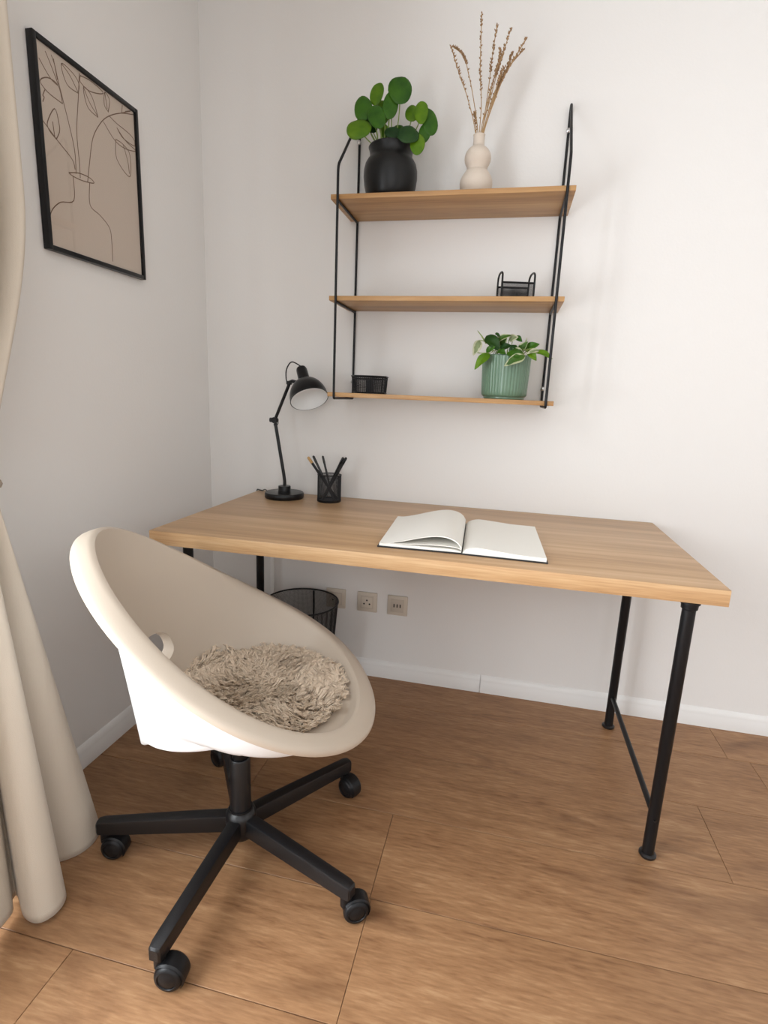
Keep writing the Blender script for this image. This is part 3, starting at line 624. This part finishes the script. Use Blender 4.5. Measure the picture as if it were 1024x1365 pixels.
# ------------------------------------------------------------------ swivel chair
HXY = Vector((.607, -.944)); TH = .405
F = Vector((math.cos(TH), math.sin(TH))); S = Vector((-F.y, F.x))
chair = thing('swivel_chair', 'white plastic bucket swivel chair on a black five-star caster base', 'chair', (HXY.x, HXY.y, 0))
def cw(lx, ly, z): return Vector((HXY.x+lx*F.x+ly*S.x, HXY.y+lx*F.y+ly*S.y, z))
def crest(ph):
    c, s = math.cos(ph), math.sin(ph)
    return .014+.281*c-.015*math.cos(2*ph), .3055*s*(1+.073*c), .609-.191*c+.030*math.cos(2*ph)-.005*math.cos(3*ph)
ZS = .420
def inner(ph, t):
    """t 0..1 from the seat centre to the crest"""
    lx, ly, zc2 = crest(ph); c = math.cos(ph)
    fr = .675+.165*c+.080*c*c; h = zc2-ZS; zs = ZS
    if t < .5:
        q = t/.5*fr; dish = .004*(q/fr)**2
        return .02+(lx-.02)*q, ly*q, zs+dish
    s = (t-.5)/.5
    p = [(fr, zs+.004), (fr+(1-fr)*.17, zs+.004+h*.02), (fr+(1-fr)*.55, zs+h*.50), (.985, zc2-.003)]
    b = [(1-s)**3, 3*s*(1-s)**2, 3*s*s*(1-s), s**3]
    q = sum(b[i]*p[i][0] for i in range(4)); z = sum(b[i]*p[i][1] for i in range(4))
    return .02+(lx-.02)*q, ly*q, z
NP = 128; rows = []
for k in range(NP):
    ph = 2*PI*k/NP; lx, ly, zc2 = crest(ph); nx, ny = math.cos(ph), math.sin(ph); r = []
    for t in [.04, .2, .35, .45]+[.5+.5*i/16 for i in range(17)]: r.append(cw(*inner(ph, t)))
    fl_ = .85+.15*math.cos(ph)
    for o, d in ((.004, -.001), (.012, .001), (.023, .0045), (.033, .009), (.0385, .0135), (.041, .0195), (.0405, .0255), (.038, .0285), (.028, .028)):
        r.append(cw(lx+nx*o, ly+ny*o, zc2-d))
    back = max(0, -math.cos(ph)); front = max(0, math.cos(ph))
    tail = math.exp(-((ph-PI)/.30)**2)
    fin = math.exp(-((ph-PI-.22)/.075)**2); zb = .396-.030*back**3-.006*tail+.026*front-.010*fin; rlen = math.hypot(lx-.02, ly)
    rb = (.140+.092*back**2-.02*front+.008*fin)
    tab = [(math.hypot(a-.02, b)+.010, z) for a, b, z in (inner(ph, .5+.5*i/30) for i in range(31))]
    z0 = zc2-.0265
    for s in [i/16 for i in range(17)]:
        z = z0+(zb-z0)*(1-(1-s)**1.25)
        ri = 0
        for (ra, za), (rc_, zc_) in zip(tab[:-1], tab[1:]):
            if za <= z <= zc_: ri = ra+(rc_-ra)*(z-za)/(zc_-za+1e-9)
        if z > tab[-1][1]: ri = tab[-1][0]
        if z < tab[0][1]: ri = tab[0][0]-(tab[0][1]-z)*7
        rv = rb*(1+.55*(z-zb))
        k_ = .012; m_ = max(ri, rv); rad = m_+k_*math.log(math.exp((ri-m_)/k_)+math.exp((rv-m_)/k_))
        rad = min(rad, rlen+.012)
        ux, uy = (lx-.02)/rlen, ly/rlen
        r.append(cw(.02+ux*rad, uy*rad, z))
    ux, uy = (lx-.02)/rlen, ly/rlen
    for rq, dz in ((rb*.975, -.004), (rb*.90, .002), (rb*.5, -.004), (rb*.2, -.008)): r.append(cw(.02+ux*rq, uy*rq, zb+dz-(.0 if rq > rb*.6 else (zb-.37))))
    rows.append(r)
n = len(rows[0]); sh = MB(); sh.add([p for r in rows for p in r]+[cw(.02, 0, ZS), cw(0, 0, .362)], [])
fs = []
for k in range(NP):
    j = (k+1) % NP
    for i in range(n-1): fs.append((k*n+i, j*n+i, j*n+i+1, k*n+i+1))
    fs.append((NP*n, j*n, k*n)); fs.append((NP*n+1, k*n+n-1, j*n+n-1))
sh.f = fs; sh.sm = [True]*len(fs)
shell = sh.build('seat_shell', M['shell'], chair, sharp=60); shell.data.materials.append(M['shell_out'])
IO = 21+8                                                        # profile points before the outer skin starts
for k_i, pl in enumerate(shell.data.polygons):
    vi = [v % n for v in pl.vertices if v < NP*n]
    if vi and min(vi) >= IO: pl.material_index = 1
# grip hole in the lower back, cut through both skins
cut = MB(); HW, HH, HZ = .080, .041, .525
ring_ = []
for k in range(40):
    a = 2*PI*k/40; c, s = math.cos(a), math.sin(a); ring_.append((HW*abs(c)**.75*(1 if c > 0 else -1), HH*abs(s)**.75*(1 if s > 0 else -1)))
cut.grid([[cw(-.10, y+.030, HZ+z) for y, z in ring_], [cw(-.42, y+.030, HZ+z) for y, z in ring_]], closed=True); cut.f += [tuple(range(40)), tuple(range(40, 80))[::-1]]; cut.sm += [False]*2
co = cut.build('hole_cutter', None)
md = shell.modifiers.new('hole', 'BOOLEAN'); md.operation = 'DIFFERENCE'; md.solver = 'EXACT'; md.object = co
dg = bpy.context.evaluated_depsgraph_get(); nm = bpy.data.meshes.new_from_object(shell.evaluated_get(dg))
shell.modifiers.clear(); shell.data = nm; bpy.data.objects.remove(co)
bm = bmesh.new(); bm.from_mesh(nm)
for e in bm.edges: e.smooth = not (len(e.link_faces) == 2 and e.calc_face_angle(0) > math.radians(40))
for f in bm.faces: f.smooth = True
bm.to_mesh(nm); bm.free()
# column
MB().lathe([(0, .24), (.0185, .24), (.0185, .35), (.030, .352), (.030, .3635), (0, .3635)], cw(0, 0, 0), 28).build('gas_lift', M['black_gloss'], chair)
MB().lathe([(.0, .10), (.0255, .10), (.0245, .262), (.0225, .266), (.0, .266)], cw(0, 0, 0), 32).build('column_sleeve', M['black_plastic'], chair)
MB().box((-.06, -.05, .350), (.09, .05, .366), .004).build('seat_mechanism', M['black_plastic'], chair).location = (HXY.x, HXY.y, 0)
hub = MB().lathe([(0, .048), (.030, .048), (.0345, .053), (.0365, .065), (.0385, .095), (.0375, .108), (.033, .118), (.0285, .122), (.0285, .127), (0, .127)], cw(0, 0, 0), 36).build('base_hub', M['black_plastic'], chair)
trails = [(.97, .12), (.85, .45), (.85, -.45), (-.9, .4), (.80, .15)]
for k in range(5):
    a = math.radians((269.3, 339.8, 54.6, 125.5, 197.6)[k]); d = Vector((math.cos(a), math.sin(a), 0)); sd_ = Vector((-d.y, d.x, 0)); H3 = Vector((HXY.x, HXY.y, 0))
    arm = MB(); rr_ = []
    for r_, wd, zt, zb_ in ((.020, .0165, .110, .066), (.10, .0158, .1085, .066), (.29, .0145, .102, .066), (.329, .0142, .1005, .066), (.342, .0125, .098, .0665), (.3455, .009, .094, .070)):
        bev = .0045
        sec = [(-wd, zb_), (wd, zb_), (wd, zt-bev*1.5), (wd-bev*.35, zt-bev*.4), (wd-bev*1.4, zt), (-wd+bev*1.4, zt), (-wd+bev*.35, zt-bev*.4), (-wd, zt-bev*1.5)]
        rr_.append([H3+d*r_+sd_*y+Vector((0, 0, z)) for y, z in sec])
    arm.grid(rr_, closed=True); arm.f += [tuple(range(8)), tuple(range(40, 48))[::-1]]; arm.sm += [True]*2
    arm.build('base_arm', M['black_plastic'], chair, sharp=32)
    tip = H3+d*.327; tr = Vector((trails[k][0], trails[k][1], 0)).normalized(); axl = Vector((-tr.y, tr.x, 0)); cc = tip+tr*.022+Vector((0, 0, .0285))
    cs = bpy.data.objects.new('caster', None); COL.objects.link(cs); cs.parent = chair; cs.matrix_parent_inverse = base_inv(chair); cs.location = (cc.x, cc.y, 0); cs.empty_display_size = .02
    MB().lathe([(0, .040), (.012, .040), (.012, .067), (0, .067)], (tip.x, tip.y, 0), 18).build('stem', M['caster_black'], cs)
    Rm = Matrix((tr, axl, Vector((0, 0, 1)))).transposed() @ Matrix.Rotation(PI/2, 3, 'X')     # lathe z -> axle
    for sgn in (-1, 1):
        wv = MB().lathe([(0, sgn*.0225), (.014, sgn*.0225), (.0165, sgn*.0205), (.0185, sgn*.0205), (.0195, sgn*.0222), (.0240, sgn*.0212), (.0272, sgn*.0175), (.0285, sgn*.0135), (.0285, sgn*.0075), (.0265, sgn*.0045), (0, sgn*.0045)], cc, 32, Rm)
        wv.build('wheel', M['caster_black'], cs)
    hd = MB(); rws = []
    for i in range(13):
        an = math.radians(-35+i*175/12); rad = .0325; row_ = []
        for y in (-.0175, -.014, -.006, .006, .014, .0175):
            rq = rad-(.003 if abs(y) > .016 else 0); row_.append(cc+tr*(rq*math.cos(an))+axl*y+Vector((0, 0, rq*math.sin(an))))
        rws.append(row_)
    hd.grid(rws); hd.grid([[p*1.0+(cc-p).normalized()*.003 for p in r] for r in rws], flip=True)
    hd.box((-.005, -.004, -.012), (.02, .004, .02)); 
    m0 = len(hd.v)-8
    hd.v[m0:] = [tuple(cc+tr*(v[0]*-1+0)+axl*v[1]+Vector((0, 0, v[2]))) for v in hd.v[m0:]]
    hd.build('hood', M['caster_black'], cs)

# ------------------------------------------------------------------ shaggy seat pad
pad = thing('seat_pad', 'round shaggy cream faux-fur pad lying on the chair seat', 'cushion', cw(.03, 0, ZS+.01))
PCX, PCY, PRR = .048, .022, .197
def surf(lx, ly):
    # height of the inner shell below a local point
    dx, dy = lx-.02, ly; ph = math.atan2(dy, dx)
    for _ in range(4):
        a, b, z = crest(ph); tgt = math.atan2(dy, dx); cur = math.atan2(b, a-.02); e = (tgt-cur+PI) % (2*PI)-PI; ph += e
    a, b, z = crest(ph); q = math.hypot(dx, dy)/math.hypot(a-.02, b); lo, hi = 0, 1
    for _ in range(18):
        m = (lo+hi)/2; x_, y_, z_ = inner(ph, m)
        if math.hypot(x_-.02, y_) < math.hypot(dx, dy): lo = m
        else: hi = m
    return inner(ph, lo)[2]
pr = []; 
for i in range(9):
    t = i/8; rw = []
    for k in range(48):
        a = 2*PI*k/48; r = PRR*.955*t*(1+.02*math.sin(3*a)+.01*math.sin(7*a)); lx, ly = PCX+r*math.cos(a)*1.02, PCY+r*math.sin(a)
        rw.append(cw(lx, ly, surf(lx, ly)+.002+.012*(1-t**6)))
    pr.append(rw)
mb = MB(); mb.grid(pr, closed=True)
mb.build('pad_backing', M['fur_base'], pad, sharp=80)
random.seed(11); fur = MB()
for c_ in range(2700):
    r = PRR*math.sqrt(random.random())*1.0; a = random.random()*2*PI; lx, ly = PCX+r*math.cos(a)*1.02, PCY+r*math.sin(a)
    z0 = surf(lx, ly)+.010*(1-(r/PRR)**6); base = cw(lx, ly, z0)
    # locks lean outward and clump in swirls
    sw = math.sin(lx*34+1.3)*1.1+math.cos(ly*29-.6)*1.2; la = a+sw; lean = Vector((math.cos(la)*F.x-math.sin(la)*F.y, math.cos(la)*F.y+math.sin(la)*F.x, 0))
    L_ = random.uniform(.018, .032)
    tipj = lean*L_*random.uniform(.45, .85)+Vector((0, 0, L_*random.uniform(.45, .8)))
    curl = lean.cross(Vector((0, 0, 1)))*random.choice((-1, 1))*random.uniform(.003, .008)
    for h in range(6):
        j = Vector((random.gauss(0, .0022), random.gauss(0, .0022), 0)); j2_ = Vector((random.gauss(0, .0016), random.gauss(0, .0016), random.gauss(0, .0016)))
        p0 = base+j; p3 = base+j*.5+tipj+j2_; p1 = p0+tipj*.35+curl+Vector((0, 0, .005)); p2 = p0+tipj*.75-curl*.8+j*.3+Vector((0, 0, .003))
        fur.tube([p0, p1, p2, p3], [.0012, .0013, .0010, .0004], 3, cap=False)
me = fur.mesh('fur', M['fur']); fo = bpy.data.objects.new('fur', me); COL.objects.link(fo); fo.parent = pad; fo.matrix_parent_inverse = base_inv(pad); fo['kind'] = 'stuff'

# ------------------------------------------------------------------ curtain
cur = thing('curtain', 'long beige linen curtain tied back at the left edge', 'curtain', (.2, -1.2, 0))
HEM = [(.035, -.985), (.09, -.965), (.165, -.962), (.225, -.985), (.248, -1.030), (.238, -1.075), (.200, -1.110), (.160, -1.128), (.205, -1.146), (.262, -1.153), (.298, -1.178), (.307, -1.212), (.290, -1.240), (.250, -1.236), (.195, -1.200), (.190, -1.212),
       (.216, -1.238), (.226, -1.290), (.262, -1.345), (.270, -1.40), (.24, -1.45), (.175, -1.47), (.15, -1.50), (.18, -1.55), (.24, -1.58), (.25, -1.63), (.20, -1.66), (.13, -1.65), (.07, -1.62)]
n0 = len(HEM); HS = smooth([(x, y, 0) for x, y in HEM], 8); nn = len(HS)
TIE = []; TOP = []
for i in range(nn):
    t = i/(nn-1); a = t*2*PI*3.5
    TIE.append(Vector((.085+.024*math.sin(a)+.020*math.cos(t*PI), -1.085-.085*t, 0)))
    TOP.append(Vector((.098+.034*math.sin(t*2*PI*7.5+.6), -.936-.60*t, 0)))
ZT_, ZTOP = .915, 2.46
rows = []
for j in range(61):
    z = .012+(ZT_-.012)*j/60; g = 1-j/60; gg = g**.93; row_ = []
    for i in range(nn):
        p = TIE[i].lerp(HS[i], gg); row_.append((p.x, p.y, z))
    rows.append(row_)
for j in range(1, 61):
    z = ZT_+(ZTOP-ZT_)*j/60; s_ = min(1, (z-ZT_)/.62); g = s_*s_*(3-2*s_); g = g*.5+.5*math.sin(s_*PI/2); row_ = []
    for i in range(nn):
        p = TIE[i].lerp(TOP[i], g); row_.append((p.x, p.y, z))
    rows.append(row_)
mb = MB().grid(rows); me = mb.mesh('cloth', M['curtain']); co = bpy.data.objects.new('cloth', me); COL.objects.link(co); co.parent = cur; co.matrix_parent_inverse = base_inv(cur)
sm = co.modifiers.new('thick', 'SOLIDIFY'); sm.thickness = .0022
MB().tube(smooth([(.085+.062*math.cos(a), -1.128+.068*math.sin(a), ZT_+.01*math.cos(a)) for a in [2*PI*k/16 for k in range(16)]], 2, closed=True), .011, 8, closed=True).build('tieback', M['tieback'], cur)
